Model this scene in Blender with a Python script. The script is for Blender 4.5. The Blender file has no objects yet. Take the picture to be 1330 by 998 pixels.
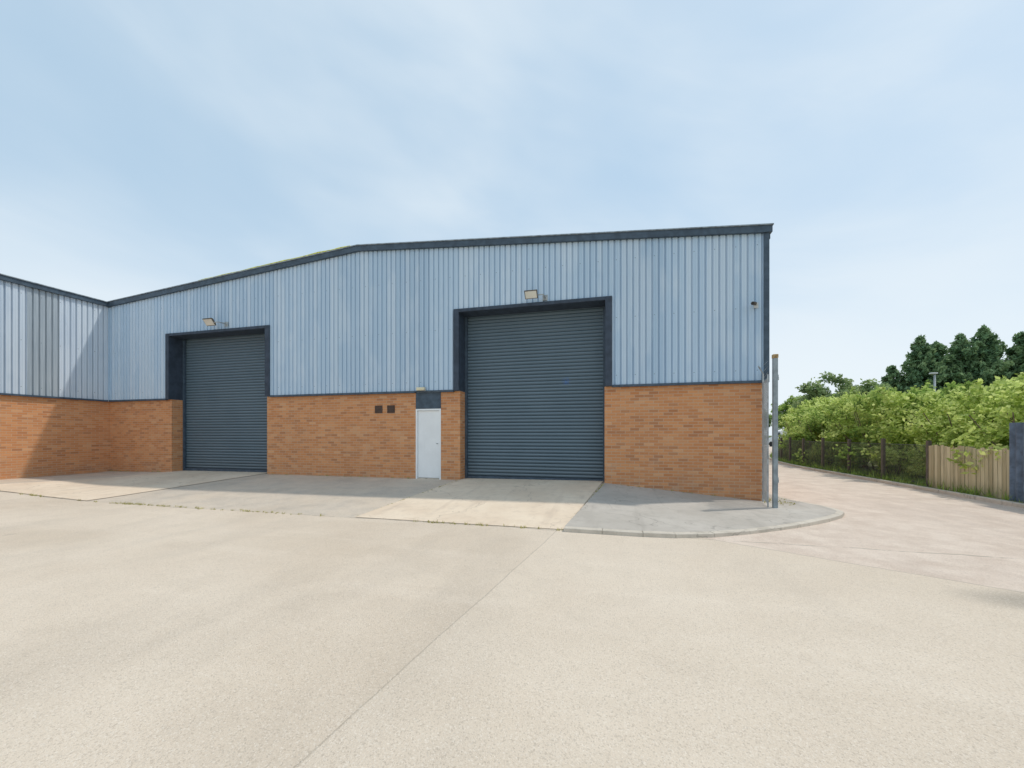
import bpy, math, random
import numpy as np
from mathutils import Vector, Matrix

random.seed(7)
scene = bpy.context.scene
COL = scene.collection
F = 10.4          # distance of the gable facade line
EYE = 1.55
BT = 2.775        # top of brickwork

# ------------------------------------------------------------------ node helper
class NT:
    def __init__(s, name):
        s.m = bpy.data.materials.new(name); s.m.use_nodes = True
        s.t = s.m.node_tree; s.t.nodes.clear()
        s.out = s.t.nodes.new('ShaderNodeOutputMaterial')
    def n(s, typ, **kw):
        nd = s.t.nodes.new(typ)
        for k, v in kw.items(): setattr(nd, k, v)
        return nd
    def put(s, sock, v):
        if v is None: return
        if isinstance(v, bpy.types.NodeSocket): s.t.links.new(v, sock)
        else:
            if isinstance(v, (tuple, list)) and len(v) == 3 and sock.type == 'RGBA': v = (*v, 1)
            sock.default_value = v
    def math(s, op, a, b=None, c=None, clamp=False):
        nd = s.n('ShaderNodeMath', operation=op, use_clamp=clamp)
        s.put(nd.inputs[0], a); s.put(nd.inputs[1], b)
        if c is not None: s.put(nd.inputs[2], c)
        return nd.outputs[0]
    def mix(s, f, a, b, blend='MIX'):
        nd = s.n('ShaderNodeMix', data_type='RGBA', blend_type=blend)
        s.put(nd.inputs[0], f); s.put(nd.inputs[6], a); s.put(nd.inputs[7], b)
        return nd.outputs[2]
    def pos(s):
        return s.n('ShaderNodeNewGeometry').outputs['Position']
    def sep(s, v):
        nd = s.n('ShaderNodeSeparateXYZ'); s.put(nd.inputs[0], v); return nd.outputs
    def comb(s, x, y, z):
        nd = s.n('ShaderNodeCombineXYZ')
        for i, v in enumerate((x, y, z)): s.put(nd.inputs[i], v)
        return nd.outputs[0]
    def scale(s, v, sc):
        nd = s.n('ShaderNodeVectorMath', operation='MULTIPLY'); s.put(nd.inputs[0], v)
        nd.inputs[1].default_value = sc; return nd.outputs[0]
    def noise(s, v, sc, det=3, rough=.55, dist=0):
        nd = s.n('ShaderNodeTexNoise'); s.put(nd.inputs['Vector'], v)
        nd.inputs['Scale'].default_value = sc; nd.inputs['Detail'].default_value = det
        nd.inputs['Roughness'].default_value = rough; nd.inputs['Distortion'].default_value = dist
        return nd.outputs[0]
    def vor(s, v, sc, feat='F1', out='Distance'):
        nd = s.n('ShaderNodeTexVoronoi', feature=feat); s.put(nd.inputs['Vector'], v)
        nd.inputs['Scale'].default_value = sc; return nd.outputs[out]
    def rng(s, v, a, b, c=0., d=1., smooth=True):
        nd = s.n('ShaderNodeMapRange', interpolation_type='SMOOTHSTEP' if smooth else 'LINEAR')
        s.put(nd.inputs['Value'], v)
        for k, x in zip(('From Min','From Max','To Min','To Max'), (a,b,c,d)): nd.inputs[k].default_value = x
        return nd.outputs[0]
    def bump(s, h, st, dist=.01):
        nd = s.n('ShaderNodeBump'); s.put(nd.inputs['Height'], h)
        nd.inputs['Strength'].default_value = st; nd.inputs['Distance'].default_value = dist
        return nd.outputs[0]
    def bsdf(s, col, rough=.8, metal=0., normal=None, spec=.3):
        nd = s.n('ShaderNodeBsdfPrincipled')
        s.put(nd.inputs['Base Color'], col); s.put(nd.inputs['Roughness'], rough)
        s.put(nd.inputs['Metallic'], metal); nd.inputs['Specular IOR Level'].default_value = spec
        if normal is not None: s.put(nd.inputs['Normal'], normal)
        s.t.links.new(nd.outputs[0], s.out.inputs[0]); return nd

# ------------------------------------------------------------------ materials
def simple(name, col, rough=.6, metal=0., var=.15, sc=6., spec=.3, bump=0.):
    N = NT(name); p = N.pos()
    nz = N.noise(p, sc, 3, .6)
    c = N.mix(N.rng(nz, .3, .7), tuple(x*(1-var) for x in col), tuple(min(1, x*(1+var)) for x in col))
    nz2 = N.noise(N.scale(p, (9, 9, .6)), 3, 2)
    c = N.mix(N.rng(nz2, .55, .8, 0, .35*min(1, var*7)), c, tuple(x*.6+.03 for x in col))
    N.bsdf(c, rough, metal, N.bump(N.noise(p, 60, 2), bump) if bump else None, spec)
    return N.m

def mat_brick():
    N = NT('brick'); x, y, z = N.sep(N.pos())
    u = N.math('ADD', N.math('ADD', x, y), 50.)
    zz = N.math('ADD', z, 3.0)
    row = N.math('FLOOR', N.math('DIVIDE', zz, .075))
    offx = N.math('MULTIPLY', N.math('MODULO', row, 2.), .5)
    ux = N.math('ADD', N.math('DIVIDE', u, .225), offx)
    cx = N.math('FLOOR', ux); fx = N.math('FRACT', ux); fz = N.math('FRACT', N.math('DIVIDE', zz, .075))
    dx = N.math('MULTIPLY', N.math('MINIMUM', fx, N.math('SUBTRACT', 1., fx)), .225)
    dz = N.math('MULTIPLY', N.math('MINIMUM', fz, N.math('SUBTRACT', 1., fz)), .075)
    mo = N.rng(N.math('MINIMUM', dx, dz), .005, .008, 1, 0)
    wn = N.n('ShaderNodeTexWhiteNoise', noise_dimensions='2D'); N.put(wn.inputs['Vector'], N.comb(cx, row, 0.))
    r = wn.outputs['Value']; r2 = N.sep(wn.outputs['Color'])[1]
    v = N.comb(u, z, 0.)
    c = N.mix(r, (.58, .245, .10), (.70, .335, .15))
    c = N.mix(N.rng(r2, .84, .88, 0, .42), c, (.31, .14, .08))
    c = N.mix(N.rng(r2, .07, .11, .3, 0), c, (.76, .50, .30))
    c = N.mix(N.rng(N.noise(v, 60, 2), .4, .75, 0, .28), c, (.42, .19, .10))
    big = N.noise(v, .9, 4, .65)
    c = N.mix(N.rng(big, .4, .7, 0, .2), c, (.44, .22, .12))
    low = N.rng(z, .15, .75, .45, 0)
    c = N.mix(N.math('MULTIPLY', low, N.rng(N.noise(v, 3, 3), .35, .65)), c, (.38, .23, .15))
    ef = N.math('MULTIPLY', N.rng(N.noise(v, 1.7, 4, .7), .55, .72, 0, .28), N.rng(z, .3, 1.6, 1, .25))
    c = N.mix(ef, c, (.70, .56, .42))
    c = N.mix(N.math('MULTIPLY', mo, .75), c, (.56, .42, .30))
    N.bsdf(c, .9, 0, N.bump(N.math('SUBTRACT', 1., mo), .5, .006), .2)
    return N.m

PIT = .15
def mat_clad(name, base, chalk_highlight, dark, axis=0):
    N = NT(name); p = N.pos(); s3 = N.sep(p); x = s3[axis]; z = s3[2]
    xs = N.math('ADD', x, PIT*300)
    pan = N.math('FLOOR', N.math('DIVIDE', xs, PIT*7))
    wn = N.n('ShaderNodeTexWhiteNoise', noise_dimensions='1D'); N.put(wn.inputs['W'], pan)
    c = N.mix(N.rng(wn.outputs['Value'], 0, 1, 0, .75), base, tuple(b*k for b, k in zip(base, (.78, .83, .87))))
    wn3 = N.n('ShaderNodeTexWhiteNoise', noise_dimensions='1D'); N.put(wn3.inputs['W'], N.math('ADD', N.math('FLOOR', N.math('DIVIDE', xs, PIT)), 71.3))
    rg = N.math('ADD', N.math('MULTIPLY', N.noise(N.comb(N.math('MULTIPLY', x, .9), 0., N.math('MULTIPLY', z, .5)), 1.0, 3, .6), 2.0), N.math('MULTIPLY', wn3.outputs['Value'], .8))
    c = N.mix(N.rng(rg, 1.3, 1.7, 0, .32), c, chalk_highlight)
    st = N.noise(N.comb(N.math('MULTIPLY', x, 40.), 0., N.math('MULTIPLY', z, .8)), 1, 4, .6)
    c = N.mix(N.rng(st, .48, .75, 0, .22), c, chalk_highlight)
    st2 = N.noise(N.comb(N.math('MULTIPLY', x, 40.), 3., N.math('MULTIPLY', z, .8)), 1, 3, .6)
    c = N.mix(N.rng(st2, .55, .8, 0, .18), c, dark)
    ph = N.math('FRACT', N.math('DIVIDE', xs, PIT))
    c = N.mix(N.rng(N.math('ABSOLUTE', N.math('SUBTRACT', ph, .83)), .07, .11, .5, 0), c, dark)  # shadow line in each rib valley, painted into the colour
    c = N.mix(N.rng(N.math('ABSOLUTE', N.math('SUBTRACT', ph, .60)), .02, .06, .4, 0), c, chalk_highlight)  # painted highlight along each rib edge, in the chalky tone
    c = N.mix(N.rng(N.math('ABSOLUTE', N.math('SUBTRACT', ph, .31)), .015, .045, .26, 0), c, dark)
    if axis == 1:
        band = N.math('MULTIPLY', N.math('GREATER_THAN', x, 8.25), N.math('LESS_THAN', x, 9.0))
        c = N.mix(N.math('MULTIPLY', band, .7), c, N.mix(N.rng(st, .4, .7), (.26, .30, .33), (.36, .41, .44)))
    dx = N.math('ABSOLUTE', N.math('SUBTRACT', N.math('FRACT', N.math('DIVIDE', xs, PIT*3)), .05))
    dz = N.math('ABSOLUTE', N.math('SUBTRACT', N.math('FRACT', N.math('DIVIDE', N.math('SUBTRACT', z, 2.9), 1.45)), .1))
    d = N.math('MAXIMUM', N.math('MULTIPLY', dx, PIT*3), N.math('MULTIPLY', dz, 1.45))
    c = N.mix(N.math('LESS_THAN', d, .009), c, tuple(k*.6 for k in dark))
    N.bsdf(c, N.rng(st, .3, .7, .42, .62), 0., None, .35)
    return N.m

def mat_yard():
    N = NT('asphalt_yard'); p = N.pos(); x, y, z = N.sep(p)
    w2 = N.math('MULTIPLY', N.math('SUBTRACT', N.noise(p, 1.3, 3), .5), .16)
    big = N.noise(p, .3, 5, .62, .4); mid = N.noise(p, 2.0, 5, .68); fine = N.noise(p, 100, 3, .7)
    c = N.mix(N.rng(big, .3, .7), (.63, .52, .405), (.73, .62, .50))
    c = N.mix(N.rng(mid, .42, .75, 0, .26), c, (.50, .42, .335))
    stv = N.noise(N.scale(p, (.25, 1.6, 1)), 1.2, 4, .6)
    c = N.mix(N.rng(stv, .5, .75, 0, .35), c, (.79, .68, .56))
    c = N.mix(N.rng(N.noise(N.scale(p, (.9, .22, 1)), .7, 5), .5, .72, 0, .36), c, (.48, .41, .335))
    lv = N.math('ADD', N.math('MULTIPLY', N.math('SUBTRACT', x, 1.33), .486), N.math('MULTIPLY', N.math('SUBTRACT', y, 6.47), .873))
    lv = N.math('ADD', lv, N.math('MULTIPLY', w2, .5))
    road = N.math('MULTIPLY', N.rng(lv, -.015, .015), N.math('GREATER_THAN', x, .9))
    rc = N.mix(N.rng(mid, .3, .7), (.61, .49, .40), (.74, .62, .52))
    rc = N.mix(N.rng(N.noise(N.scale(p, (1.2, .12, 1)), 1.3, 3), .5, .7, 0, .35), rc, (.52, .42, .35))
    c = N.mix(road, c, rc)
    yy = N.math('ADD', y, w2)
    strip = N.math('MULTIPLY', N.rng(yy, 6.40, 6.50), N.math('LESS_THAN', x, 0.))
    wear = N.math('MULTIPLY', strip, N.rng(N.noise(p, 1.1, 4, .65), .35, .65, .2, .7))
    c = N.mix(wear, c, N.mix(N.rng(mid, .35, .7), (.58, .51, .43), (.44, .395, .34)))
    def line(expr, w, f, col=(.26, .22, .17)):
        nonlocal c
        c = N.mix(N.math('MULTIPLY', N.rng(N.math('ABSOLUTE', expr), w*.3, w, 1, 0), f), c, col)
    brk = N.rng(N.noise(p, 3.5, 3, .6), .42, .56, .1, .75)
    line(N.math('SUBTRACT', yy, 6.43), .022, brk)
    sx = N.math('ADD', N.math('ADD', x, N.math('MULTIPLY', N.math('SUBTRACT', 6.0, y), .11)), N.math('ADD', .96, N.math('MULTIPLY', w2, .3)))
    line(N.math('ADD', sx, N.math('MULTIPLY', N.math('GREATER_THAN', y, 6.42), 50.)), .010, .45)
    c = N.mix(N.math('MULTIPLY', N.math('GREATER_THAN', sx, 0.), N.math('SUBTRACT', .2, N.math('MULTIPLY', road, .2))), c, (.79, .69, .57))
    line(N.math('ADD', lv, N.math('MULTIPLY', N.math('LESS_THAN', x, .9), 50.)), .016, .45)
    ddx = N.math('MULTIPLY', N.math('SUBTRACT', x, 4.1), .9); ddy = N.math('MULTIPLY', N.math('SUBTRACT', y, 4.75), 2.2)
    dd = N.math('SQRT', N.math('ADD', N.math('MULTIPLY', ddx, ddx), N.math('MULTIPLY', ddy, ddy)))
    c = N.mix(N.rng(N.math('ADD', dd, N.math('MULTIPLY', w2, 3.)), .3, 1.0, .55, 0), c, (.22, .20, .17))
    vs = N.sep(N.vor(p, 120, 'F1', 'Color'))
    c = N.mix(N.rng(vs[0], .72, 1, 0, .32), c, (.88, .80, .70))
    c = N.mix(N.rng(vs[1], .72, 1, 0, .34), c, (.30, .25, .20))
    c = N.mix(N.rng(fine, .48, .75, 0, .28), c, (.36, .30, .24))
    sp = N.vor(p, 1.1); sv = N.sep(N.vor(p, 1.1, 'F1', 'Color'))
    c = N.mix(N.math('MULTIPLY', N.rng(sp, .02, .12, .2, 0), N.math('GREATER_THAN', sv[0], .8)), c, (.26, .22, .19))
    N.bsdf(c, .92, 0, N.bump(fine, .8, .008), .2)
    return N.m

def mat_conc(name, a, b, dark):
    N = NT(name); p = N.pos()
    big = N.noise(p, .8, 4, .65); mid = N.noise(p, 5, 4, .7); fine = N.noise(p, 110, 2)
    c = N.mix(N.rng(big, .3, .7), a, b)
    c = N.mix(N.rng(mid, .45, .75, 0, .45), c, dark)
    c = N.mix(N.rng(fine, .5, .8, 0, .4), c, dark)
    c = N.mix(N.rng(N.noise(N.scale(p, (2.5, .3, 1)), 1.5, 3), .55, .75, 0, .45), c, dark)
    cv = N.n('ShaderNodeVectorMath', operation='ADD'); N.put(cv.inputs[0], p)
    nn = N.n('ShaderNodeTexNoise'); nn.inputs['Scale'].default_value = 2.; N.put(nn.inputs['Vector'], p); N.put(cv.inputs[1], nn.outputs['Color'])
    cr = N.vor(cv.outputs[0], .55, 'DISTANCE_TO_EDGE')
    c = N.mix(N.rng(cr, .002, .007, .4, 0), c, tuple(k*.55 for k in dark))
    N.bsdf(c, .9, 0, N.bump(fine, .35, .006), .2)
    return N.m

def mat_leaf(name, dark, light, tip, trans=.45):
    N = NT(name)
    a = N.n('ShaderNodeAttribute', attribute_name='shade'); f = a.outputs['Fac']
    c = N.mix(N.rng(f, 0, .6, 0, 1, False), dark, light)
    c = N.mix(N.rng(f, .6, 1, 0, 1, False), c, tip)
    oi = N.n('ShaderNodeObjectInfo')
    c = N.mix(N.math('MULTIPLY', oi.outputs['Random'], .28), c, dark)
    d = N.n('ShaderNodeBsdfDiffuse'); N.put(d.inputs['Color'], c)
    t = N.n('ShaderNodeBsdfTranslucent'); N.put(t.inputs['Color'], N.mix(.5, c, tip))
    m = N.n('ShaderNodeMixShader'); m.inputs[0].default_value = trans
    N.t.links.new(d.outputs[0], m.inputs[1]); N.t.links.new(t.outputs[0], m.inputs[2])
    N.t.links.new(m.outputs[0], N.out.inputs[0]); return N.m

def mat_slat():
    N = NT('roller_paint'); p = N.pos(); x, y, z = N.sep(p)
    c = N.mix(N.rng(N.noise(p, 1.0, 3), .3, .7), (.10, .148, .188), (.115, .166, .208))
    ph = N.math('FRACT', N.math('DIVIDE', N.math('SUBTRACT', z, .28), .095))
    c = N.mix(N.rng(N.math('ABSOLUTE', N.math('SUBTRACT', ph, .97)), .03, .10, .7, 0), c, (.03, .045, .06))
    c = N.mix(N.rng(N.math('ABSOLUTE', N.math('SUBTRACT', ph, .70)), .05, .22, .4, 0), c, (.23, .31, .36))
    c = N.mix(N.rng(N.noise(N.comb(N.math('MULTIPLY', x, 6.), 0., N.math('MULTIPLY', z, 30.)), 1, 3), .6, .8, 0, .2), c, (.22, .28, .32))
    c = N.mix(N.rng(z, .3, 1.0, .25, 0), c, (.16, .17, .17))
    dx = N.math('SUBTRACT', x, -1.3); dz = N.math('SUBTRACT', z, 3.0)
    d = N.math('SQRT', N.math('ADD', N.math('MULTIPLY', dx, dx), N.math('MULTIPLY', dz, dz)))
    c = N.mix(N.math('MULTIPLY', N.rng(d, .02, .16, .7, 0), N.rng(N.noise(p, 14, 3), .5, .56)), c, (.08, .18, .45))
    N.bsdf(c, .42, 0., None, .4)
    return N.m

M = {}
M['brick'] = mat_brick()
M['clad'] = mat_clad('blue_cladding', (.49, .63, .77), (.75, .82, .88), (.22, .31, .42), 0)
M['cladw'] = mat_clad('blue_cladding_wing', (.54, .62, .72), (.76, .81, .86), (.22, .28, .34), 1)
M['navy'] = simple('navy_trim', (.065, .095, .13), .45, 0, .2)
M['reveal'] = simple('navy_lining', (.045, .062, .09), .5, 0, .2)
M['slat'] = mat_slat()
M['white'] = simple('white_door_paint', (.86, .88, .89), .45, 0, .03, 2)
M['roof'] = simple('roof_sheet', (.22, .25, .27), .6, 0, .2)
M['lichen'] = simple('lichen_edge', (.70, .70, .12), .9, 0, .4, 12)
M['galv'] = simple('galvanised', (.40, .43, .44), .5, .3, .25, 9)
M['capping'] = simple('capping_grey', (.30, .35, .39), .55, .1, .3, 8)
M['postblue'] = simple('weathered_post', (.28, .32, .34), .6, .1, .22, 5)
M['rust'] = simple('rust', (.40, .28, .14), .9, 0, .4, 20)
M['wire'] = simple('wire', (.40, .42, .42), .5, .3, .1)
M['dwire'] = simple('dark_wire', (.12, .12, .10), .7, .1, .2)
M['dpost'] = simple('dark_post', (.13, .11, .09), .9)
M['black'] = simple('black_plastic', (.03, .03, .03), .5)
M['lampgrey'] = simple('lamp_grey', (.58, .59, .58), .45, .1, .1)
M['lens'] = simple('lamp_glass', (.72, .71, .64), .15, 0, .05, 3, .6)
M['cream'] = simple('cream_plastic', (.76, .70, .5), .4, 0, .1)
M['vent'] = simple('vent_brown', (.10, .068, .055), .7)
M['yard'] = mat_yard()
M['conc'] = mat_conc('concrete_apron', (.72, .58, .44), (.82, .69, .54), (.57, .46, .36))
M['pave'] = mat_conc('tarmac_pavement', (.45, .41, .36), (.54, .495, .44), (.35, .32, .28))
M['kerb'] = mat_conc('kerb_concrete', (.56, .50, .42), (.66, .59, .50), (.38, .34, .28))
M['soil'] = mat_conc('verge_soil', (.18, .19, .09), (.26, .25, .13), (.13, .12, .08))
M['grassland'] = mat_conc('grassland', (.09, .12, .04), (.14, .17, .07), (.07, .08, .04))
def mat_wood():
    N = NT('weathered_timber'); p = N.pos(); x, y, z = N.sep(p)
    b = N.math('FLOOR', N.math('DIVIDE', N.math('SUBTRACT', y, 11.518), .112))
    wn = N.n('ShaderNodeTexWhiteNoise', noise_dimensions='1D'); N.put(wn.inputs['W'], b)
    c = N.mix(wn.outputs['Value'], (.42, .36, .22), (.66, .58, .39))
    g_ = N.noise(N.scale(p, (30, 30, 1.5)), 1, 4)
    c = N.mix(N.rng(g_, .45, .7, 0, .55), c, (.28, .24, .16))
    c = N.mix(N.rng(z, .1, .5, .4, 0), c, (.24, .24, .13))
    N.bsdf(c, .9, 0, N.bump(g_, .4, .01)); return N.m
M['wood'] = mat_wood()
M['bark'] = simple('bark', (.16, .12, .09), .9, 0, .3, 12, bump=.5)
M['leafA'] = mat_leaf('leaf_bright', (.17, .26, .055), (.52, .65, .14), (.78, .85, .34), .5)
M['leafB'] = mat_leaf('leaf_mid', (.09, .17, .045), (.32, .48, .10), (.60, .70, .22), .45)
M['leafC'] = mat_leaf('leaf_conifer', (.09, .17, .10), (.22, .34, .17), (.38, .50, .25), .3)
M['leafT'] = mat_leaf('leaf_tree', (.11, .17, .08), (.27, .38, .16), (.46, .54, .26), .35)
M['petal'] = mat_leaf('petal_red', (.06, .10, .03), (.5, .05, .04), (.75, .10, .08), .3)
M['weed'] = mat_leaf('weed_leaf', (.28, .26, .10), (.46, .43, .16), (.64, .58, .26), .3)
M['carpaint'] = simple('white_car_paint', (.8, .81, .82), .25, 0, .03, 2, .5)
M['redpaint'] = simple('red_car_paint', (.45, .04, .03), .25, 0, .03, 2, .5)
M['glass'] = simple('dark_glass', (.03, .04, .05), .1, 0, .1, 2, .6)
M['tyre'] = simple('tyre_rubber', (.03, .03, .03), .8)

# ------------------------------------------------------------------ geometry helper
def wloc(o):
    v = Vector(o.location)
    while o.parent: o = o.parent; v += Vector(o.location)
    return v
def empty(name, loc, parent=None):
    o = bpy.data.objects.new(name, None); o.empty_display_size = .3
    COL.objects.link(o); o.location = loc
    if parent: o.parent = parent; o.location = Vector(loc) - wloc(parent)
    return o
class MB:
    def __init__(s): s.v = []; s.f = []
    def quad(s, a, b, c, d):
        k = len(s.v); s.v += [a, b, c, d]; s.f.append((k, k+1, k+2, k+3))
    def hexa(s, p):
        k = len(s.v); s.v += list(p)
        for f in ((3,2,1,0),(4,5,6,7),(0,1,5,4),(1,2,6,5),(2,3,7,6),(3,0,4,7)): s.f.append(tuple(k+i for i in f))
    def box(s, x0, x1, y0, y1, z0, z1, R=None, c=None):
        p = [(x0,y0,z0),(x1,y0,z0),(x1,y1,z0),(x0,y1,z0),(x0,y0,z1),(x1,y0,z1),(x1,y1,z1),(x0,y1,z1)]
        if R is not None:
            p = [tuple(R @ Vector(q) + Vector(c)) for q in p]
        s.hexa(p); return s
    def tube(s, a, b, r0, r1=None, n=8, cap=True):
        if r1 is None: r1 = r0
        a = Vector(a); b = Vector(b); d = (b-a)
        if d.length < 1e-6: return s
        q = d.to_track_quat('Z', 'Y'); k = len(s.v)
        for (c, r) in ((a, r0), (b, r1)):
            for i in range(n):
                t = 2*math.pi*i/n
                s.v.append(tuple(c + q @ Vector((r*math.cos(t), r*math.sin(t), 0))))
        for i in range(n):
            j = (i+1) % n; s.f.append((k+i, k+j, k+n+j, k+n+i))
        if cap and n > 3:
            s.f.append(tuple(k+n+i for i in range(n))); s.f.append(tuple(k+n-1-i for i in range(n)))
        return s
    def build(s, name, mat, parent=None, smooth=False, bevel=0.):
        me = bpy.data.meshes.new(name)
        o = bpy.data.objects.new(name, me); COL.objects.link(o)
        off = Vector((0,0,0))
        if parent: o.parent = parent; off = wloc(parent)
        me.from_pydata([tuple(Vector(v)-off) for v in s.v], [], s.f); me.update()
        me.materials.append(mat)
        if smooth:
            for p in me.polygons: p.use_smooth = True
        if bevel:
            b = o.modifiers.new('bevel', 'BEVEL'); b.width = bevel; b.segments = 2; b.limit_method = 'ANGLE'
        return o
def tag(o, label, cat, group=None):
    o['label'] = label; o['category'] = cat
    if group: o['group'] = group
def struct(o): o['kind'] = 'structure'

# ------------------------------------------------------------------ ground
def sm(a, b, x):
    t = max(0, min(1, (x-a)/(b-a))); return t*t*(3-2*t)
def zb(s):
    pts = [(-30, .2), (-17.9, .22), (-14.5, .27), (-10.8, .29), (-4, .29), (-.27, .32), (3.3, 0.0), (4.5, 0)]
    if s <= pts[0][0]: return pts[0][1]
    for (a, za), (b, zbb) in zip(pts, pts[1:]):
        if s <= b: return za + (zbb-za)*(s-a)/(b-a)
    return 0
def g(s, w):
    t = F - w
    base = zb(s)
    k = 1 if t <= 0 else max(0, 1 - t/3.95)
    left = .2*sm(-11, -17.5, s)*(1 - sm(3.5, 9, t))
    return max(base*k, left) if s < 4.2 else 0
def sheet(name, xs, ys, mat, dz=0., zf=g):
    mb = MB(); nx = len(xs)
    for y in ys:
        for x in xs: mb.v.append((x, y, zf(x, y)+dz))
    for j in range(len(ys)-1):
        for i in range(nx-1):
            a = j*nx+i; mb.f.append((a, a+1, a+1+nx, a+nx))
    return mb.build(name, mat, smooth=True)

gr = MB(); gr.quad((-900,-900,-.12),(900,-900,-.12),(900,900,-.12),(-900,900,-.12))
struct(gr.build('ground', M['grassland']))
xs = [-45, -30, -22] + list(np.arange(-19, 4.3, .5)) + [4.6, 6, 8.3]
ys = [-30, -15, -5, 0] + list(np.arange(1, 11, .395)) + [11.2, 14, 20, 26]
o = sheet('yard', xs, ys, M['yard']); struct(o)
def road_edge(w):
    if w < 20: return 8.3
    return 8.3 + .0155*(w-20)**2 if w < 37 else 8.3+.0155*289 + .527*(w-37)
mb = MB(); ws = [26+i*2.2 for i in range(30)]
for w in ws: mb.v += [(road_edge(w)-7.5 if w > 34 else 2.0, w, .004), (road_edge(w), w, .004)]
for i in range(len(ws)-1): mb.f.append((2*i, 2*i+1, 2*i+3, 2*i+2))
struct(mb.build('road', M['yard']))
mb = MB(); wsn = [20+i*.5 for i in range(13)]
for w in wsn: mb.v += [(8.3, w, -.001), (max(8.3, road_edge(w))+.001, w, -.001)]
for i in range(len(wsn)-1): mb.f.append((2*i, 2*i+1, 2*i+3, 2*i+2))
struct(mb.build('road', M['yard']))

def quad_apron(name, tl, tr, bl, br, mat, dz):
    mb = MB(); n, m = 12, 10
    for j in range(m+1):
        v = j/m
        for i in range(n+1):
            u = i/n
            x = (tl+(tr-tl)*u)*(1-v) + (bl+(br-bl)*u)*v
            y = (F+.5)*(1-v) + 6.47*v
            mb.v.append((x, y, g(x, min(y, F))+dz))
    for j in range(m):
        for i in range(n):
            a = j*(n+1)+i; mb.f.append((a, a+n+1, a+n+2, a+1))
    return mb.build(name, mat, smooth=True)
o = quad_apron('concrete_apron', -4.19, -.28, -4.72, -.82, M['conc'], .012); struct(o)
o = quad_apron('concrete_apron', -14.88, -10.85, -16.6, -11.9, M['conc'], .012); struct(o)

kp = [(-.80,3.93),(-.2,3.94),(.4,3.94),(.85,3.90),(1.4,3.72),(1.95,3.42),(2.5,3.03),(3.09,2.53),(3.6,2.04),(3.98,1.62),(4.17,1.3),(4.2,1.02),(4.12,.7),(3.98,.4),(3.80,0.05),(3.72,-.6),(3.70,-2.0),(3.70,-20)]
fp = [(-.26,0),(0.2,0),(.7,0),(1.1,0),(1.6,0),(2.,0),(2.4,0),(2.8,0),(3.05,0),(3.2,0),(3.27,0),(3.3,0),(3.3,-.0),(3.3,-.1),(3.3,-.2),(3.3,-.6),(3.3,-2),(3.3,-20)]
KZ = .06
mb = MB(); m = 6
for (a, b) in zip(fp, kp):
    for j in range(m+1):
        u = j/m; s = a[0]+(b[0]-a[0])*u; t = a[1]+(b[1]-a[1])*u
        z0 = max(zb(a[0]), .0); mb.v.append((s, F-t, z0*(1-u)+KZ*u + .006))
for i in range(len(fp)-1):
    for j in range(m):
        a = i*(m+1)+j; mb.f.append((a, a+1, a+m+2, a+m+1))
struct(mb.build('pavement', M['pave'], smooth=True))
mb = MB()
P = [Vector((a, F-b, 0)) for a, b in kp]
Q = []
for i, p in enumerate(P):
    d = (P[min(i+1, len(P)-1)] - P[max(i-1, 0)]).normalized()
    Q.append((p, Vector((d.y, -d.x, 0))))
sub = []
for i in range(len(Q)-1):
    L = (Q[i+1][0]-Q[i][0]).length; k = max(1, int(round(L/.6)))
    for j in range(k):
        u = j/k; sub.append((Q[i][0].lerp(Q[i+1][0], u), Q[i][1].lerp(Q[i+1][1], u).normalized()))
sub.append(Q[-1])
for i in range(len(sub)-1):
    (p, n), (q, k) = sub[i], sub[i+1]
    d = (q-p).normalized()*.002; zt = KZ+.010 + random.uniform(-.003, .003)
    a, b = p+d, q-d
    mb.hexa([tuple(a)[:2]+(-.1,), tuple(a+n*.13)[:2]+(-.1,), tuple(b+k*.13)[:2]+(-.1,), tuple(b)[:2]+(-.1,),
             tuple(a)[:2]+(zt,), tuple(a+n*.115)[:2]+(zt-.006,), tuple(b+k*.115)[:2]+(zt-.006,), tuple(b)[:2]+(zt,)])
o = mb.build('kerb', M['kerb'], bevel=.008); struct(o)
mb = MB(); w = 5.0
while w < 60:
    a = road_edge(w); b = road_edge(w+.9)
    mb.hexa([(a,w,-.1),(a+.13,w,-.1),(b+.13,w+.89,-.1),(b,w+.89,-.1),(a,w,.09),(a+.13,w,.09),(b+.13,w+.89,.09),(b,w+.89,.09)])
    w += .9
struct(mb.build('kerb', M['kerb'], bevel=.012))
mb = MB(); vw = [4+i*1.0 for i in range(70)]
for w in vw: mb.v += [(road_edge(w)+.1, w, .075), (road_edge(w)+1.2, w, .09), (road_edge(w)+5, w, .05),(road_edge(w)+90, w, -.05)]
for i in range(len(vw)-1):
    for j in range(3): mb.f.append((4*i+j, 4*i+j+1, 4*i+j+5, 4*i+j+4))
struct(mb.build('verge', M['soil']))

# ------------------------------------------------------------------ warehouse
WH = empty('warehouse', (-7.3, F, 0))
tag(WH, 'gabled warehouse with blue ribbed cladding above orange brick', 'warehouse')
PK, EL, ER, ZE, ZP = -7.4, -17.9, 3.42, 6.33, 7.15
def rake(s): return ZP - (ZP-ZE)*abs(s-PK)/(PK-EL) if s < PK else ZP - (ZP-ZE)*(s-PK)/(ER-PK)
for a0, a1 in ((-17.9,-14.9),(-10.83,-5.56),(-4.78,-4.2),(-.27,3.3)):
    MB().box(a0, a1, F, F+.55, -.3, BT).build('brick_wall', M['brick'], WH)
MB().box(3.05, 3.3, F+.55, F+34, -.3, BT).build('brick_wall', M['brick'], WH)

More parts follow.
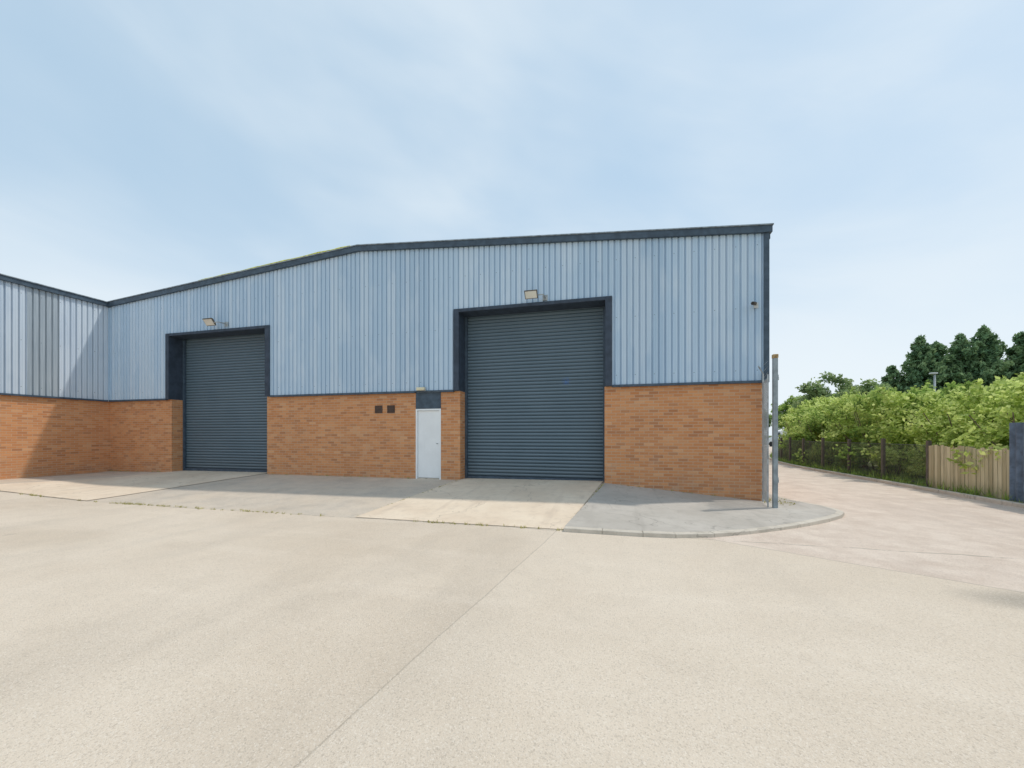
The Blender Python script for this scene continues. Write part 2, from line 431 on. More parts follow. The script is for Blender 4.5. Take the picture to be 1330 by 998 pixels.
def corr(a0, a1, brk):
    k0 = int(a0/PIT)-2; k1 = int(a1/PIT)+2
    ring = []
    for k in range(k0, k1+1):
        for da, d in ((0,1),(.66,1),(.74,0),(.92,0)): ring.append(((k+da)*PIT, d))
    def dep(a):
        for (x0,d0),(x1,d1) in zip(ring, ring[1:]):
            if x0 <= a <= x1: return d0+(d1-d0)*(a-x0)/(x1-x0)
        return 1
    L = [r for r in ring if a0 < r[0] < a1] + [(x, dep(x)) for x in [a0, a1]+brk]
    L.sort(); return L
b = MB(); ops = [(-15.04, -10.66), (-4.35, -.093)]
L = corr(-17.9, 3.30, [PK]+[x for o_ in ops for x in o_])
for (a, d), (c, e) in zip(L, L[1:]):
    if c-a < 1e-5: continue
    mid = (a+c)/2; zb0 = 5.0 if any(x0 < mid < x1 for x0, x1 in ops) else BT+.02
    b.quad((a, F-.035-.028*d, zb0), (c, F-.035-.028*e, zb0), (c, F-.035-.028*e, rake(c)-.08), (a, F-.035-.028*d, rake(a)-.08))
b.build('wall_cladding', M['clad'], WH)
b = MB(); L = corr(F+.1, F+34, [])
for (a, d), (c, e) in zip(L, L[1:]):
    x = 3.31
    b.quad((x+.036*d, a, BT+.02), (x+.036*e, c, BT+.02), (x+.036*e, c, 6.25), (x+.036*d, a, 6.25))
b.build('side_cladding', M['cladw'], WH)
for a0, a1 in ((-17.80,-15.055),(-10.645,-5.56),(-4.78,-4.365),(-.078,3.30)):
    MB().box(a0, a1, F-.095, F-.002, BT-.025, BT+.03).build('drip_flashing', M['navy'], WH)
MB().box(-5.559, -4.781, F-.095, F-.002, BT-.005, BT+.03).build('drip_flashing', M['navy'], WH)
MB().box(3.302, 3.41, F-.098, F+.06, BT-.02, ZE-.12).build('corner_flashing', M['navy'], WH)
MB().box(-17.83, -17.77, F-.10, F-.03, BT+.036, ZE-.17).build('inner_corner_flashing', M['clad'], WH)
def sheared(b, s0, s1, y0, y1, dz0, dz1, dz2=None):
    if dz2 is None: dz2 = dz1
    b.hexa([(s0,y0,rake(s0)+dz0),(s1,y0,rake(s1)+dz0),(s1,y1,rake(s1)+dz0),(s0,y1,rake(s0)+dz0),
            (s0,y0,rake(s0)+dz1),(s1,y0,rake(s1)+dz2),(s1,y1,rake(s1)+dz2),(s0,y1,rake(s0)+dz1)])
b = MB()
sheared(b, EL+.02, PK, F-.14, F+.05, -.15, -.0); sheared(b, PK, 3.46, F-.14, F+.05, -.15, 0)
b.build('fascia', M['navy'], WH)
b = MB()
sheared(b, EL+.02, PK, F-.165, F+.3, .004, .028); sheared(b, PK, 3.48, F-.165, F+.3, .004, .028)
b.build('verge_capping', M['capping'], WH)
b = MB(); rl = random.Random(5); s = -13.5; h0 = .032
while s < PK-.3:
    s1 = s+rl.uniform(.15, .4); h1 = .036+max(0, rl.gauss(.010, .008))
    sheared(b, s, s1, F-.168, F+.1, .029, h0, h1); h0 = h1; s = s1+.001
b.build('lichen_edging', M['lichen'], WH)
b = MB()
sheared(b, EL, PK, F+.3, F+34, -.06, .02); sheared(b, PK, 3.46, F+.3, F+34, -.06, .02)
b.build('roof', M['roof'], WH)
MB().box(3.37, 3.48, F+.06, F+34, ZE-.22, ZE-.07).build('gutter', M['navy'], WH)
MB().box(-17.9, 3.3, F+34.01, F+34.2, -.3, 6.3).build('rear_wall', M['roof'], WH)

def roller(x0, x1, fo0, fo1):
    fr = MB()
    fr.box(fo0, x0, F-.105, F+.5, BT+.001, 5.04)
    fr.box(x1, fo1, F-.105, F+.5, BT+.001, 5.04)
    fr.box(x0+.001, x1-.001, F-.105, F+.5, 4.95, 5.04)
    fr.build('door_surround', M['reveal'], WH, bevel=.006)
    c = MB(); y = F+.47; z = .28; top = 5.1
    zs = []; p = .095
    while z < top:
        for u, d in ((0, 0), (.10, -.014), (.35, -.03), (.62, -.03), (.88, -.016), (.97, .004)):
            zs.append((z+u*p, y+d))
        z += p
    for (z0, y0), (z1, y1) in zip(zs, zs[1:]):
        c.quad((x0-.05, y0, z0), (x1+.05, y0, z0), (x1+.05, y1, z1), (x0-.05, y1, z1))
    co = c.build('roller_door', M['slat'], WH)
    MB().box(x0+.002, x0+.07, F+.36, F+.43, .2, 4.94).build('guide_rail', M['navy'], co)
    MB().box(x1-.07, x1-.002, F+.36, F+.43, .2, 4.94).build('guide_rail', M['navy'], co)
    MB().box(x0+.075, x1-.075, F+.39, F+.43, .26, .37).build('bottom_bar', M['navy'], co, bevel=.008)
    MB().box(x0-.1, x1+.1, F+.56, F+.6, .0, 5.2).build('backing_panel', M['reveal'], co)
roller(-14.9, -10.82, -15.05, -10.65)
roller(-4.2, -.25, -4.36, -.083)

dr = MB().box(-5.51, -4.83, F+.03, F+.075, .32, 2.24).build('door', M['white'], WH, bevel=.004)
dr['label'] = 'plain white painted steel personnel door'
d = MB()
d.box(-5.56, -5.515, F-.015, F+.12, .24, 2.29); d.box(-4.825, -4.78, F-.015, F+.12, .24, 2.29); d.box(-5.514, -4.826, F-.015, F+.12, 2.245, 2.29)
d.build('door_frame', M['white'], dr)
MB().box(-5.514, -4.826, F-.01, F+.12, .22, .31).build('door_sill', M['kerb'], dr)
d = MB(); d.tube((-4.89, F+.03, 1.3), (-4.89, F-.0, 1.3), .012); d.tube((-4.89, F-.0, 1.3), (-4.93, F-.0, 1.3), .009)
d.build('handle', M['galv'], dr)
MB().box(-5.559, -4.781, F-.012, F+.1, 2.292, BT-.007).build('transom_panel', M['navy'], WH)
for s in (-6.77, -6.36):
    v = MB(); z = 2.3
    v.box(s-.12, s+.12, F-.02, F-.001, z-.11, z-.09); v.box(s-.12, s+.12, F-.02, F-.001, z+.09, z+.11)
    v.box(s-.12, s-.10, F-.02, F-.001, z-.089, z+.089); v.box(s+.10, s+.12, F-.02, F-.001, z-.089, z+.089)
    for k in range(5):
        zz = z-.085+k*.035
        v.hexa([(s-.099,F-.018,zz),(s+.099,F-.018,zz),(s+.099,F-.003,zz+.018),(s-.099,F-.003,zz+.018),
                (s-.099,F-.018,zz+.014),(s+.099,F-.018,zz+.014),(s+.099,F-.003,zz+.033),(s-.099,F-.003,zz+.033)])
    v.build('air_vent', M['vent'], WH)

# ------------------------------------------------------------------ wing building
WG = empty('warehouse_wing', (-18.1, 5, 0))
tag(WG, 'flat eaved warehouse wing with pale ribbed cladding above brick', 'warehouse')
MB().box(-18.3, -17.902, -1, F+.55, -.3, BT).build('brick_wall', M['brick'], WG)
b = MB(); L = corr(-1, F-.02, [])
for (a, d_), (c, e) in zip(L, L[1:]):
    x = -17.87
    b.quad((x+.034*d_, a, BT+.02), (x+.034*e, c, BT+.02), (x+.034*e, c, ZE-.05), (x+.034*d_, a, ZE-.05))
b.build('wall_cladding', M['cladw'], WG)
MB().box(-17.895, -17.805, -1, F-.1, BT-.025, BT+.03).build('drip_flashing', M['navy'], WG)
MB().box(-17.9, -17.76, -1.1, F-.142, ZE-.14, ZE-.0).build('fascia', M['navy'], WG)
MB().box(-17.95, -17.73, -1.1, F-.17, ZE+.003, ZE+.028).build('gutter_capping', M['capping'], WG)
b = MB(); b.hexa([(-40,-1.1,7.6),(-17.96,-1.1,ZE-.05),(-17.96,F+20,ZE-.05),(-40,F+20,7.6),(-40,-1.1,7.7),(-17.96,-1.1,ZE+.02),(-17.96,F+20,ZE+.02),(-40,F+20,7.7)])
b.build('roof', M['roof'], WG)
MB().box(-39.8, -18.31, -1, -.8, -.3, 6.3).build('end_wall', M['roof'], WG)

# ------------------------------------------------------------------ wall fittings
def floodlight(s, z, lab, k=1.):
    e = empty('floodlight', (s, F-.07, z)); tag(e, lab, 'floodlight', 'floodlights above the roller doors')
    m = MB(); m.box(s+.24*k, s+.36*k, F-.095, F-.07, z-.05, z+.09)
    m.tube((s+.3*k, F-.09, z+.02), (s+.3*k, F-.34, z+.02), .018); m.tube((s+.3*k, F-.34, z+.02), (s+.15*k, F-.36, z+.02), .015)
    m.build('bracket', M['galv'], e)
    R = Matrix.Rotation(math.radians(-52), 3, 'X'); c = (s, F-.38, z+.03)
    m = MB(); m.box(-.16*k, .16*k, -.105*k, .105*k, 0, .028, R, c)
    m.box(-.13*k, .13*k, -.085*k, .085*k, .0281, .055, R, c)
    for j in range(7): m.box((-.12+j*.04)*k-.005, (-.12+j*.04)*k+.005, -.075*k, .075*k, .0552, .08, R, c)
    m.build('lamp_housing', M['dpost'], e, bevel=.006)
    MB().box(-.14*k, .14*k, -.085*k, .085*k, -.012, -.001, R, c).build('lamp_glass', M['lens'], e)
floodlight(-2.1, 5.12, 'grey floodlight on a bracket above the wide roller door', 1.05)
floodlight(-12.75, 5.17, 'grey floodlight on a bracket above the shaded roller door', 1.2)
e = empty('bulkhead_light', (-5.35, F-.1, 2.83)); tag(e, 'small cream bulkhead light above the white door', 'wall light')
MB().box(-5.47, -5.2, F-.12, F-.096, 2.80, 2.9).build('base_plate', M['lampgrey'], e, bevel=.006)
MB().box(-5.46, -5.21, F-.19, F-.121, 2.805, 2.895).build('diffuser', M['cream'], e, bevel=.02)
e = empty('security_camera', (3.08, F-.08, 4.53)); tag(e, 'small dome security camera on the ribbed cladding', 'security camera')
m = MB(); m.box(3.10, 3.19, F-.09, F-.067, 4.48, 4.60); m.tube((3.145, F-.09, 4.55), (3.12, F-.2, 4.55), .018); m.build('wall_bracket', M['lampgrey'], e)
MB().tube((3.10, F-.16, 4.56), (3.0, F-.33, 4.52), .04, .04, 12).build('camera_body', M['dpost'], e)
MB().tube((3.0, F-.33, 4.52), (2.993, F-.343, 4.517), .033, .03, 12).build('camera_lens', M['black'], e)

# ------------------------------------------------------------------ gate post and mesh fence by the corner
def chain(mb, p0, p1, z0, z1, pitch, r):
    p0 = Vector(p0); p1 = Vector(p1); d = (p1-p0); L = d.length; d.normalize(); h = z1-z0
    k = -h
    while k < L:
        for sgn in (1, -1):
            u0 = max(0, -k); u1 = min(h, L-k)
            if u1 <= u0: continue
            A = p0 + d*(k+u0); B = p0 + d*(k+u1)
            if sgn == 1: za, zc = z0+u0, z0+u1
            else: za, zc = z1-u0, z1-u1
            mb.tube((A.x, A.y, za), (B.x, B.y, zc), r, r, 3, False)
        k += pitch
GX, GW = 3.17, 9.27
gp = empty('gate_post', (GX, GW, 0)); tag(gp, 'weathered steel gate post with a rusty top cap', 'gate post')
MB().box(GX-.043, GX+.043, GW-.043, GW+.043, -.05, 3.12).build('post_shaft', M['postblue'], gp, bevel=.01)
MB().box(GX-.048, GX+.048, GW-.048, GW+.048, 3.121, 3.2).build('post_cap', M['rust'], gp, bevel=.008)
for z in (.6, 2.7):
    m = MB(); m.box(GX+.044, GX+.06, GW-.03, GW+.03, z-.03, z+.03); m.tube((GX+.054, GW-.01, z+.03), (GX+.054, GW-.01, z+.08), .008)
    m.build('gate_hinge', M['galv'], gp)
cf = empty('chain_link_fence', (3.2, 9.8, 0)); tag(cf, 'short tall chain link panel joining gate post and brick corner', 'fence')
m = MB(); chain(m, (3.06, GW+.02, 0), (3.27, F-.12, 0), .1, 2.75, .07, .003); m.build('wire_mesh', M['wire'], cf)
m = MB(); m.tube((3.27, F-.13, 0), (3.27, F-.13, 2.95), .02); m.tube((3.27, F-.13, 2.95), (3.12, F-.3, 3.1), .013); m.build('fence_post', M['galv'], cf)
MB().tube((3.05, GW+.03, .05), (3.05, GW+.03, 2.8), .015).build('fence_post', M['galv'], cf)
m = MB()
for i, z in enumerate((2.84, 2.96, 3.07)):
    p = Vector((3.05, GW+.05, z)); q = Vector((3.27-.05*i, F-.13-.05*i, z-.02))
    m.tube(p, q, .003, .003, 4)
    for k in range(6):
        c = p.lerp(q, (k+.5)/6); m.tube(c+Vector((.01,0,.015)), c-Vector((.01,0,.015)), .002, .002, 3)
m.build('barbed_wire', M['galv'], cf)

# ------------------------------------------------------------------ fences on the far side of the road
cs = empty('corrugated_fence', (8.62, 8, 0)); tag(cs, 'dark blue corrugated metal fence beside the timber palings', 'fence')
m = MB(); y = 4.0; pr = []
while y < 11.48:
    pr.append((8.60 + .03*math.sin(y*2*math.pi/.16), y)); y += .02
for (x0, y0), (x1, y1) in zip(pr, pr[1:]): m.quad((x0, y0, .06), (x1, y1, .06), (x1, y1, 1.82), (x0, y0, 1.82))
m.build('metal_sheet', simple('slate_sheet', (.12, .16, .22), .5, 0, .25), cs, smooth=True)
for w in np.arange(4.2, 11.5, 1.78): MB().box(8.66, 8.74, w, w+.08, 0, 1.75).build('fence_post', M['rust'], cs)
for z in (.5, 1.4): MB().box(8.635, 8.655, 4, 11.46, z, z+.07).build('fence_rail', M['rust'], cs)
tf = empty('timber_fence', (8.7, 12.7, 0)); tag(tf, 'weathered timber paling fence below overhanging bushes', 'fence')
m = MB(); y = 11.525; rr = random.Random(3)
while y < 13.95:
    h = 1.24 + rr.uniform(-.04, .04); dx = rr.uniform(-.006, .006); lean = rr.uniform(-.012, .012)
    x = 8.63+dx
    m.hexa([(x,y,.06),(x+.018,y,.06),(x+.018,y+.098,.06),(x,y+.098,.06),(x,y+lean,h),(x+.018,y+lean,h),(x+.018,y+.098+lean,h-.01),(x,y+.098+lean,h-.01)])
    y += .112
m.build('palings', M['wood'], tf)
for z in (.35, .95): MB().box(8.66, 8.70, 11.52, 13.95, z, z+.08).build('fence_rail', M['wood'], tf)
for w in (11.55, 12.7, 13.9): MB().box(8.701, 8.79, w, w+.09, 0, 1.25).build('fence_post', M['wood'], tf)
lf = empty('chain_link_fence', (8.8, 18, 0)); tag(lf, 'low chain link fence with dark posts along the roadside hedge', 'fence')
pts = []; w = 14.0
while w < 40: pts.append((road_edge(w)+.36, w)); w += 2.0
mw = MB()
for a, b_ in zip(pts, pts[1:]): chain(mw, (a[0], a[1], 0), (b_[0], b_[1], 0), .1, 1.25, .08, .0035)
for a, b_ in zip(pts, pts[1:]):
    for z in (.15, 1.25): mw.tube((a[0], a[1], z), (b_[0], b_[1], z), .008, .008, 4)
mw.build('wire_mesh', M['dwire'], lf)
for i, a in enumerate(pts):
    MB().box(a[0]-.045, a[0]+.045, a[1]-.045, a[1]+.045, 0, 1.38 + (.05 if i % 2 else 0)).build('fence_post', M['dpost'], lf, bevel=.006)

# ------------------------------------------------------------------ foliage
def leaf_mesh(name, cen, nrm, size, shade, mat, aspect=1.7, rs=None, up=.3):
    n = len(cen)
    a = rs.normal(size=(n, 3)); a += nrm*.2; a /= np.linalg.norm(a, axis=1)[:, None]
    nn = rs.normal(size=(n, 3))*.7 + nrm + np.array([0, 0, up])
    b = np.cross(nn, a); b /= (np.linalg.norm(b, axis=1)[:, None]+1e-9)
    L = (size*aspect*.5)[:, None]; W = (size*.5)[:, None]
    v = np.stack([cen-a*L, cen+b*W-a*L*.1, cen+a*L, cen-b*W-a*L*.1], axis=1).reshape(-1, 3)
    me = bpy.data.meshes.new(name)
    me.vertices.add(4*n); me.vertices.foreach_set('co', v.astype(np.float32).ravel())
    me.loops.add(4*n); me.loops.foreach_set('vertex_index', np.arange(4*n, dtype=np.int32))
    me.polygons.add(n); me.polygons.foreach_set('loop_start', np.arange(0, 4*n, 4, dtype=np.int32))
    try: me.polygons.foreach_set('loop_total', np.full(n, 4, dtype=np.int32))
    except Exception: pass
    at = me.attributes.new('shade', 'FLOAT', 'FACE'); at.data.foreach_set('value', np.clip(shade, 0, 1).astype(np.float32))
    me.update(calc_edges=True); me.validate(); me.materials.append(mat); return me

def crown(name, clumps, per, size, mat, seed):
    rs = np.random.RandomState(seed); C = []; Nn = []; S = []; H = []
    for c in clumps:
        p = np.array(c[:3]); r = c[3]; k = max(6, int(per*(r/.5)**2))
        d = rs.normal(size=(k, 3)); d /= np.linalg.norm(d, axis=1)[:, None]
        rad = r*(rs.uniform(.35, 1, size=(k, 1))**.6)*(1+.25*rs.normal(size=(k, 1)))
        q = p + d*rad*np.array([1, 1, .8])
        base = rs.uniform(.15, .9)
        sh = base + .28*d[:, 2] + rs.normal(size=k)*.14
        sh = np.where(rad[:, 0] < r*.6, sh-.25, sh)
        C.append(q); Nn.append(d); S.append(size*rs.uniform(.6, 1.35, size=k)); H.append(sh)
    return leaf_mesh(name, np.concatenate(C), np.concatenate(Nn), np.concatenate(S), np.concatenate(H), mat, rs=rs)

def bush_clumps(seed, rx, rz, n, zc):
    rs = random.Random(seed); out = []
    for i in range(n):
        th = rs.uniform(0, 2*math.pi); ph = math.acos(rs.uniform(-.9, 1)); rr = rs.uniform(.3, 1)**.5
        lump = 1 + .26*math.sin(3*th+seed) + .18*math.sin(5*ph+seed*2)
        out.append((rx*rr*lump*math.sin(ph)*math.cos(th), rx*rr*lump*math.sin(ph)*math.sin(th), max(.25, zc+rz*rr*lump*math.cos(ph)), rs.uniform(.22, .5)))
    for i in range(18):
        th = rs.uniform(0, 2*math.pi); r = rx*rs.uniform(.2, .95)
        x, y = r*math.cos(th), r*math.sin(th); z0 = zc+rz*math.sqrt(max(0, 1-(r/rx)**2))
        k2 = rs.choice((2, 2, 3, 5))
        for k in range(k2): out.append((x+.09*k*math.cos(th), y+.09*k*math.sin(th), z0+.13*k, .19-.025*k))
    return out
def stems(seed, rx, h, n=9):
    rs = random.Random(seed); m = MB()
    for i in range(n):
        th = rs.uniform(0, 2*math.pi); p = Vector((.15*math.cos(th), .15*math.sin(th), 0)); r = .035
        for k in range(4):
            q = p + Vector((rx*.2*math.cos(th)+rs.uniform(-.1,.1), rx*.2*math.sin(th)+rs.uniform(-.1,.1), h*.2))
            m.tube(p, q, r, r*.75, 6, False); p = q; r *= .75
    return m
def place(kind, parts, loc, rz, sc, label, cat, group):
    e = empty(kind, loc); e.rotation_euler = (0, 0, rz); e.scale = sc
    for nm, me in parts:
        o = bpy.data.objects.new(nm, me); COL.objects.link(o); o.parent = e
    tag(e, label, cat, group); return e
def tomesh(mb, name, mat):
    me = bpy.data.meshes.new(name); me.from_pydata([tuple(v) for v in mb.v], [], mb.f); me.materials.append(mat); me.update(); return me

bushes = []
for i in range(5):
    mat = M['leafA'] if i in (0, 2, 3) else M['leafB']
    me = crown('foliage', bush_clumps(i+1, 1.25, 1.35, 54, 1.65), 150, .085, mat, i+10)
    st = tomesh(stems(i, 1.2, 3.0), 'stems', M['bark'])
    bushes.append((('stems', st), ('foliage', me)))
rs = random.Random(21)
w = 9.5; i = 0
GRP = 'bushes of the roadside hedge'
while w < 36:
    x = road_edge(w) + 1.9 + rs.uniform(-.25, .35) + (.9 if w > 27 else 0)
    k = i % 5 if w > 15.5 else (0, 3, 2)[i % 3]
    h = rs.uniform(.84, 1.08) * (.84 if w < 14.6 else 1) * (1.12 if w > 26 else 1)
    lab = 'bright yellow green leafy bush rising behind the roadside fence' if k in (0, 2, 3) else 'darker green leafy bush behind the chain link fence'
    place('bush', bushes[k], (x, w, 0), rs.uniform(0, 6.28), (rs.uniform(.95, 1.1), rs.uniform(.95, 1.1), h), lab, 'bush', GRP)
    if i % 2 == 0:
        k2 = (i*3+1) % 5
        place('bush', bushes[k2], (x+1.9+rs.uniform(-.3, .3), w+.8, 0), rs.uniform(0, 6.28), (1.15, 1.15, rs.uniform(1.0, 1.12)*(.92 if w < 14 else 1)), 'green leafy bush filling the hedge behind the fence', 'bush', GRP)
    w += 1.45; i += 1
w = 14.9; i = 0
while w < 31:
    sc = rs.uniform(.32, .52); k = (0, 2, 1, 3, 4)[i % 5]
    place('bush', bushes[k], (road_edge(w)+.55+sc*1.25, w, 0), w*2.1, (sc, sc, sc*rs.uniform(.95, 1.2)), 'low bright bush tangled in the chain link fence', 'bush', 'low bushes at the fence')
    w += rs.uniform(1.6, 2.6); i += 1

def tree_mesh(seed, H, R, mat):
    rs = random.Random(seed); m = MB(); tips = []
    p = Vector((0, 0, 0)); r = .16*H/7
    for k in range(4):
        q = p + Vector((rs.uniform(-.1,.1), rs.uniform(-.1,.1), H*.14)); m.tube(p, q, r, r*.85, 9, False); p = q; r *= .85
        if k >= 1:
            for j in range(3):
                th = rs.uniform(0, 6.28); a = p.copy(); rr_ = r*.6
                for s_ in range(3):
                    b_ = a + Vector((R*.3*math.cos(th), R*.3*math.sin(th), H*.09)) + Vector((rs.uniform(-.15,.15), rs.uniform(-.15,.15), 0))
                    m.tube(a, b_, rr_, rr_*.7, 6, False); a = b_; rr_ *= .7; tips.append(a.copy())
    cl = [(t.x, t.y, t.z, rs.uniform(.4, .75)) for t in tips]
    for i in range(38):
        th = rs.uniform(0, 6.28); ph = math.acos(rs.uniform(-.75, 1)); k = rs.uniform(.45, 1.05)
        cl.append((R*k*math.sin(ph)*math.cos(th), R*k*math.sin(ph)*math.sin(th), H*.62+H*.34*k*math.cos(ph), rs.uniform(.35, .7)))
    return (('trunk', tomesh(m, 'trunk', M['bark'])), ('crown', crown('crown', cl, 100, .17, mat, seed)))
tm = [tree_mesh(5, 6.8, 2.2, M['leafT']), tree_mesh(9, 6.4, 2.0, M['leafT']), tree_mesh(14, 7.2, 2.6, M['leafB'])]
for (x, w, k, sc) in ((19.2, 42.5, 0, 1.05), (21.6, 41.2, 1, 1.0), (31.0, 82, 2, 1.2), (35.5, 87, 0, 1.3), (41, 92, 1, 1.3), (24.5, 45, 2, .85), (29, 46, 1, .9), (34, 50, 2, .95), (47, 96, 2, 1.1), (27, 100, 1, 1.3), (32, 104, 0, 1.2), (36, 38, 0, .85), (33, 30, 1, .7)):
    place('tree', tm[k], (x, w, -.1), x*3, (sc, sc, sc), 'rounded dark green broadleaf tree beyond the hedge', 'tree', 'trees beyond the hedge')

def conifer(seed, H, R):
    rs = np.random.RandomState(seed); m = MB(); m.tube((0,0,0), (0,0,H*.97), .2, .03, 8)
    C = []; Nn = []; S = []; Hh = []
    z = H*.06; ph0 = rs.uniform(0, 6)
    while z < H:
        f = 1-(z/H); r0 = R*(f**.72)*(1+.14*math.sin(z*2.3+ph0))
        nb = int(5+9*f)
        for b_ in range(nb):
            th = rs.uniform(0, 2*math.pi); Lb = r0*rs.uniform(.5, 1.2)+.08
            d = np.array([math.cos(th), math.sin(th), 0]); k = int(26+70*Lb/R)
            u = rs.uniform(.1, 1, size=(k, 1))**.7
            lift = -.12*Lb*u + .3*Lb*u**2
            q = d*Lb*u + np.concatenate([np.zeros((k, 2)), z+lift], axis=1) + rs.normal(size=(k, 3))*np.array([.15, .15, .15])*(.6+.8*(1-u))
            C.append(q); Nn.append(np.tile(d*.5+np.array([0,0,.6]), (k, 1))); S.append(rs.uniform(.14, .28, size=k))
            Hh.append(rs.uniform(.1, .8)+.3*u[:, 0]+rs.normal(size=k)*.12-.1)
        z += .32
    me = leaf_mesh('crown', np.concatenate(C), np.concatenate(Nn), np.concatenate(S), np.concatenate(Hh), M['leafC'], 2.0, rs)
    return (('trunk', tomesh(m, 'trunk', M['bark'])), ('crown', me))
cm = [conifer(1, 12, 4.2), conifer(2, 12, 3.8), conifer(3, 12, 4.6)]
for i, (x, w, h, k, rr) in enumerate(((33.4, 55.3, 12.6, 0, .95), (35.7, 56.2, 11.8, 1, 1.05), (37.9, 56.6, 12.9, 2, .9), (40.5, 57.3, 13.7, 0, 1.0), (43.6, 57.0, 12.8, 1, 1.05), (34.6, 57.6, 11.4, 2, .95), (39.2, 58.4, 12.6, 1, 1.05), (42.1, 59, 13.5, 2, .9), (36.9, 58.6, 12.4, 0, 1.0), (31.4, 56.5, 9.6, 1, .85))):
    place('conifer_tree', cm[k], (x, w, -.1), i*1.3, (rr, rr, h/12), 'tall dark green conifer standing beyond the hedge', 'conifer', 'conifers beyond the hedge')

me = crown('foliage', bush_clumps(33, .9, .8, 24, .9), 120, .1, M['petal'], 77)
place('flowering_bush', (('foliage', me),), (16.6, 41.5, 0), 0, (1, 1, 1), 'low shrub with red blossom beside the road', 'shrub', None)

lp = empty('street_lamp', (19.6, 31.2, 0)); tag(lp, 'slim galvanised street lamp rising above the hedge', 'street lamp')
MB().tube((19.6, 31.2, 0), (19.6, 31.2, 5.4), .07, .05, 10).build('lamp_column', M['galv'], lp, smooth=True)
MB().box(19.35, 19.72, 31.1, 31.3, 5.4, 5.5).build('lamp_head', M['lampgrey'], lp, bevel=.02)

def vehicle(kind, loc, rz, paint, van, label):
    e = empty(kind, loc); e.rotation_euler = (0, 0, rz); tag(e, label, 'van' if van else 'car')
    def part(m, nm, mat):
        o = bpy.data.objects.new(nm, tomesh(m, nm, mat)); COL.objects.link(o); o.parent = e
    if van: prof = [(-2.4,.35),(-2.42,1.9),(-2.3,2.05),(1.0,2.05),(1.55,1.25),(2.35,1.0),(2.45,.35)]
    else: prof = [(-2.0,.35),(-2.05,.9),(-1.75,1.05),(-1.3,1.42),(.3,1.42),(.95,.98),(1.95,.82),(2.05,.35)]
    n = len(prof); m = MB(); hw = .9
    for y in (-hw, hw):
        for (x, z) in prof: m.v.append((x, y*(.88 if z > 1.1 else 1), z))
    m.f += [tuple(range(n)), tuple(reversed(range(n, 2*n)))]
    for i in range(n):
        j = (i+1) % n; m.f.append((j, i, n+i, n+j))
    part(m, 'body', paint)
    for y in (-.83, .83):
        if van: part(MB().box(.15, 1.0, y-.03, y+.03, 1.3, 1.85), 'window', M['glass'])
        else: part(MB().box(-1.1, .35, y-.03, y+.03, 1.0, 1.34), 'window', M['glass'])
    m = MB()
    if van: m.hexa([(1.08,-.7,1.93),(1.08,.7,1.93),(1.50,.7,1.30),(1.50,-.7,1.30),(1.12,-.7,1.96),(1.12,.7,1.96),(1.56,.7,1.33),(1.56,-.7,1.33)])
    else: m.hexa([(.42,-.7,1.32),(.42,.7,1.32),(.9,.7,1.0),(.9,-.7,1.0),(.46,-.7,1.36),(.46,.7,1.36),(.98,.7,1.03),(.98,-.7,1.03)])
    part(m, 'windscreen', M['glass'])
    for x in (-1.4, 1.45):
        for y in (-.85, .85):
            part(MB().tube((x, y-.1, .33), (x, y+.1, .33), .33, .33, 16), 'wheel', M['tyre'])
vehicle('parked_van', (21.3, 58.5, 0), 2.0, M['carpaint'], True, 'white delivery van parked at the far end of the road')
vehicle('parked_car', (24.4, 66, 0), 2.3, M['redpaint'], False, 'red hatchback parked at the far end of the road')

# ------------------------------------------------------------------ weeds and grass
def tufts(name, pts, mat, hh, n, seed, label):
    rs = np.random.RandomState(seed); V = []; Fc = []; sh = []
    for (x, y, z, sc) in pts:
        for k in range(n):
            th = rs.uniform(0, 6.28); r = rs.uniform(0, .05)*sc; h = hh*sc*rs.uniform(.4, 1.1); ln = rs.uniform(.2, .8)*h
            bx, by = x+r*math.cos(th*2), y+r*math.sin(th*2); wv = .004+.004*sc
            a = len(V); V += [(bx-wv*math.sin(th), by+wv*math.cos(th), z), (bx+wv*math.sin(th), by-wv*math.cos(th), z), (bx+ln*math.cos(th), by+ln*math.sin(th), z+h)]
            Fc.append((a, a+1, a+2)); sh.append(rs.uniform(0, 1))
    me = bpy.data.meshes.new(name); me.from_pydata(V, [], Fc)
    at = me.attributes.new('shade', 'FLOAT', 'FACE'); at.data.foreach_set('value', sh)
    me.materials.append(mat); o = bpy.data.objects.new(name, me); COL.objects.link(o); o['kind'] = 'stuff'
    o['label'] = label; o['category'] = 'weeds'; return o
rs = random.Random(4); pts = []
for i in range(620):
    x = rs.uniform(-20, -.8); dens = math.sin(x*1.7)+math.sin(x*.6+1)
    if rs.random() > .35+.3*dens: continue
    pts.append((x, 6.44+rs.gauss(0, .025), g(x, 6.44), rs.uniform(.3, 1.0)))
for i in range(80):
    u = rs.random(); x = -.27+(-.8+.27)*u; y = F-3.93*u; pts.append((x, y, g(x, y), rs.uniform(.2, .8)))
for i in range(70):
    u = rs.random(); x = -4.19+(-4.72+4.19)*u; y = F-3.93*u; pts.append((x, y, g(x, y), rs.uniform(.2, .6)))
for i in range(60):
    x = rs.choice([rs.uniform(-17.8, -15), rs.uniform(-10.8, -5.7), rs.uniform(0, 3.2)]); pts.append((x, F-.02-rs.random()*.04, zb(x), rs.uniform(.2, .8)))
for i in range(70):
    pts.append((rs.uniform(3.2, 3.8), rs.uniform(9.4, 12), .05, rs.uniform(.3, .9)))
tufts('weeds', pts, M['weed'], .065, 8, 1, 'straw coloured weeds growing along the paving joints')
pts = []
for i in range(2400):
    w = 5+rs.random()**1.2*32; x = road_edge(w)+.14+rs.random()*1.0
    pts.append((x, w, .08, rs.uniform(.6, 2.2)))
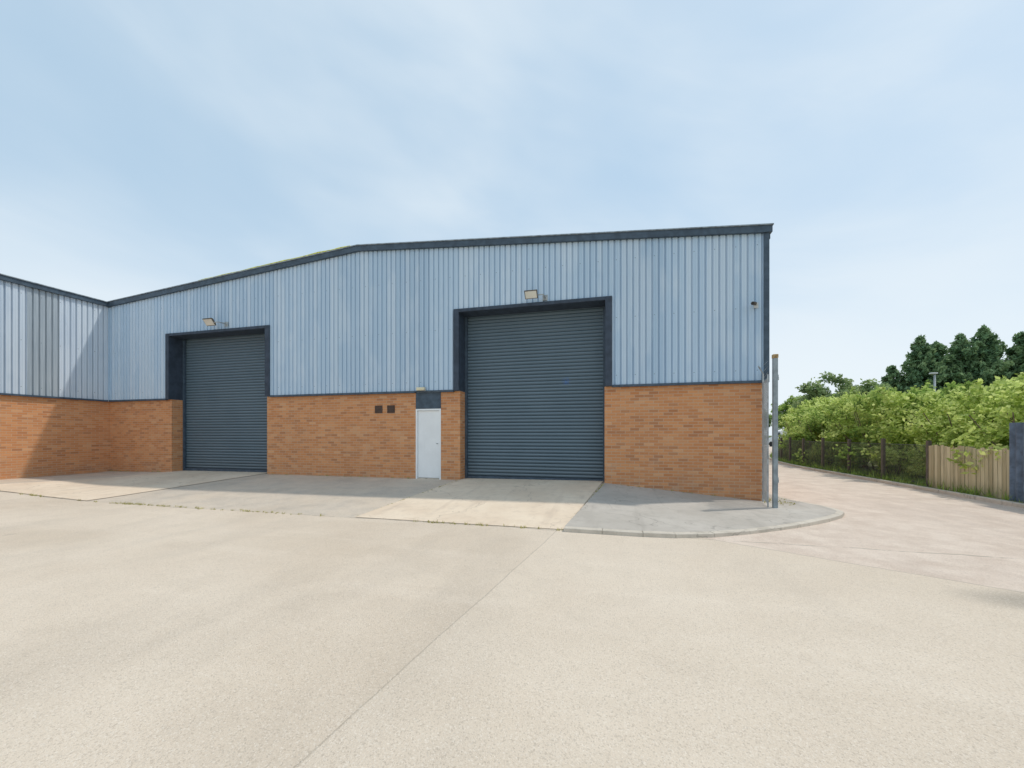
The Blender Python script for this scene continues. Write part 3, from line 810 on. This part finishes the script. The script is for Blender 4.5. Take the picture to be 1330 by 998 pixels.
tufts('verge_grass', pts, M['leafB'], .13, 6, 2, 'rough green grass along the fence verge')

# ------------------------------------------------------------------ camera, light, sky
cam = bpy.data.cameras.new('camera'); co = bpy.data.objects.new('camera', cam); COL.objects.link(co)
co.location = (0, 0, EYE); co.rotation_euler = (math.radians(90), 0, math.radians(14.57))
cam.lens = 14.0; cam.sensor_width = 36; cam.shift_y = .0496; cam.clip_start = .05; cam.clip_end = 3000
scene.camera = co

sv = Vector((.5, .33, 1.0)).normalized()
L = bpy.data.lights.new('sun', 'SUN'); L.energy = 2.2; L.angle = math.radians(1.5); L.color = (1, .94, .85)
lo = bpy.data.objects.new('sun', L); COL.objects.link(lo); lo.rotation_euler = (-sv).to_track_quat('-Z', 'Y').to_euler(); lo.location = (20, 20, 40)

wd = bpy.data.worlds.new('World'); scene.world = wd; wd.use_nodes = True
t = wd.node_tree; t.nodes.clear()
class W(NT):
    def __init__(s): s.t = t
N = W()
out = t.nodes.new('ShaderNodeOutputWorld'); bg = t.nodes.new('ShaderNodeBackground')
sky = t.nodes.new('ShaderNodeTexSky'); sky.sky_type = 'NISHITA'; sky.sun_disc = False
sky.sun_elevation = math.asin(sv.z); sky.sun_rotation = math.atan2(sv.x, sv.y)
sky.air_density = 1.0; sky.dust_density = 1.0; sky.ozone_density = 1.5
tc = t.nodes.new('ShaderNodeTexCoord').outputs['Generated']
x, y, z = N.sep(tc)
zt = N.math('ADD', z, N.math('MULTIPLY', x, .22))
v = N.comb(N.math('MULTIPLY', x, 1.1), N.math('MULTIPLY', y, 1.1), N.math('MULTIPLY', zt, 3.0))
n1 = N.noise(v, 1.5, 6, .50, .5); n2 = N.noise(N.comb(x, y, N.math('MULTIPLY', zt, 2.2)), 1.3, 4, .5, .3)
cl = N.math('MULTIPLY', N.rng(n1, .32, .70, .4, 1), N.rng(n2, .34, .62, .25, 1), clamp=True)
c = N.mix(.76, sky.outputs[0], (3.6, 4.95, 6.1))
c = N.mix(N.math('MULTIPLY', cl, .66), c, (5.65, 6.2, 6.6))
c = N.mix(N.rng(z, 0., .45, .78, 0.), c, (6.05, 6.5, 6.8))
N.put(bg.inputs[0], c); bg.inputs[1].default_value = .145
t.links.new(bg.outputs[0], out.inputs[0])

scene.view_settings.view_transform = 'Standard'; scene.view_settings.look = 'None'; scene.view_settings.exposure = 0
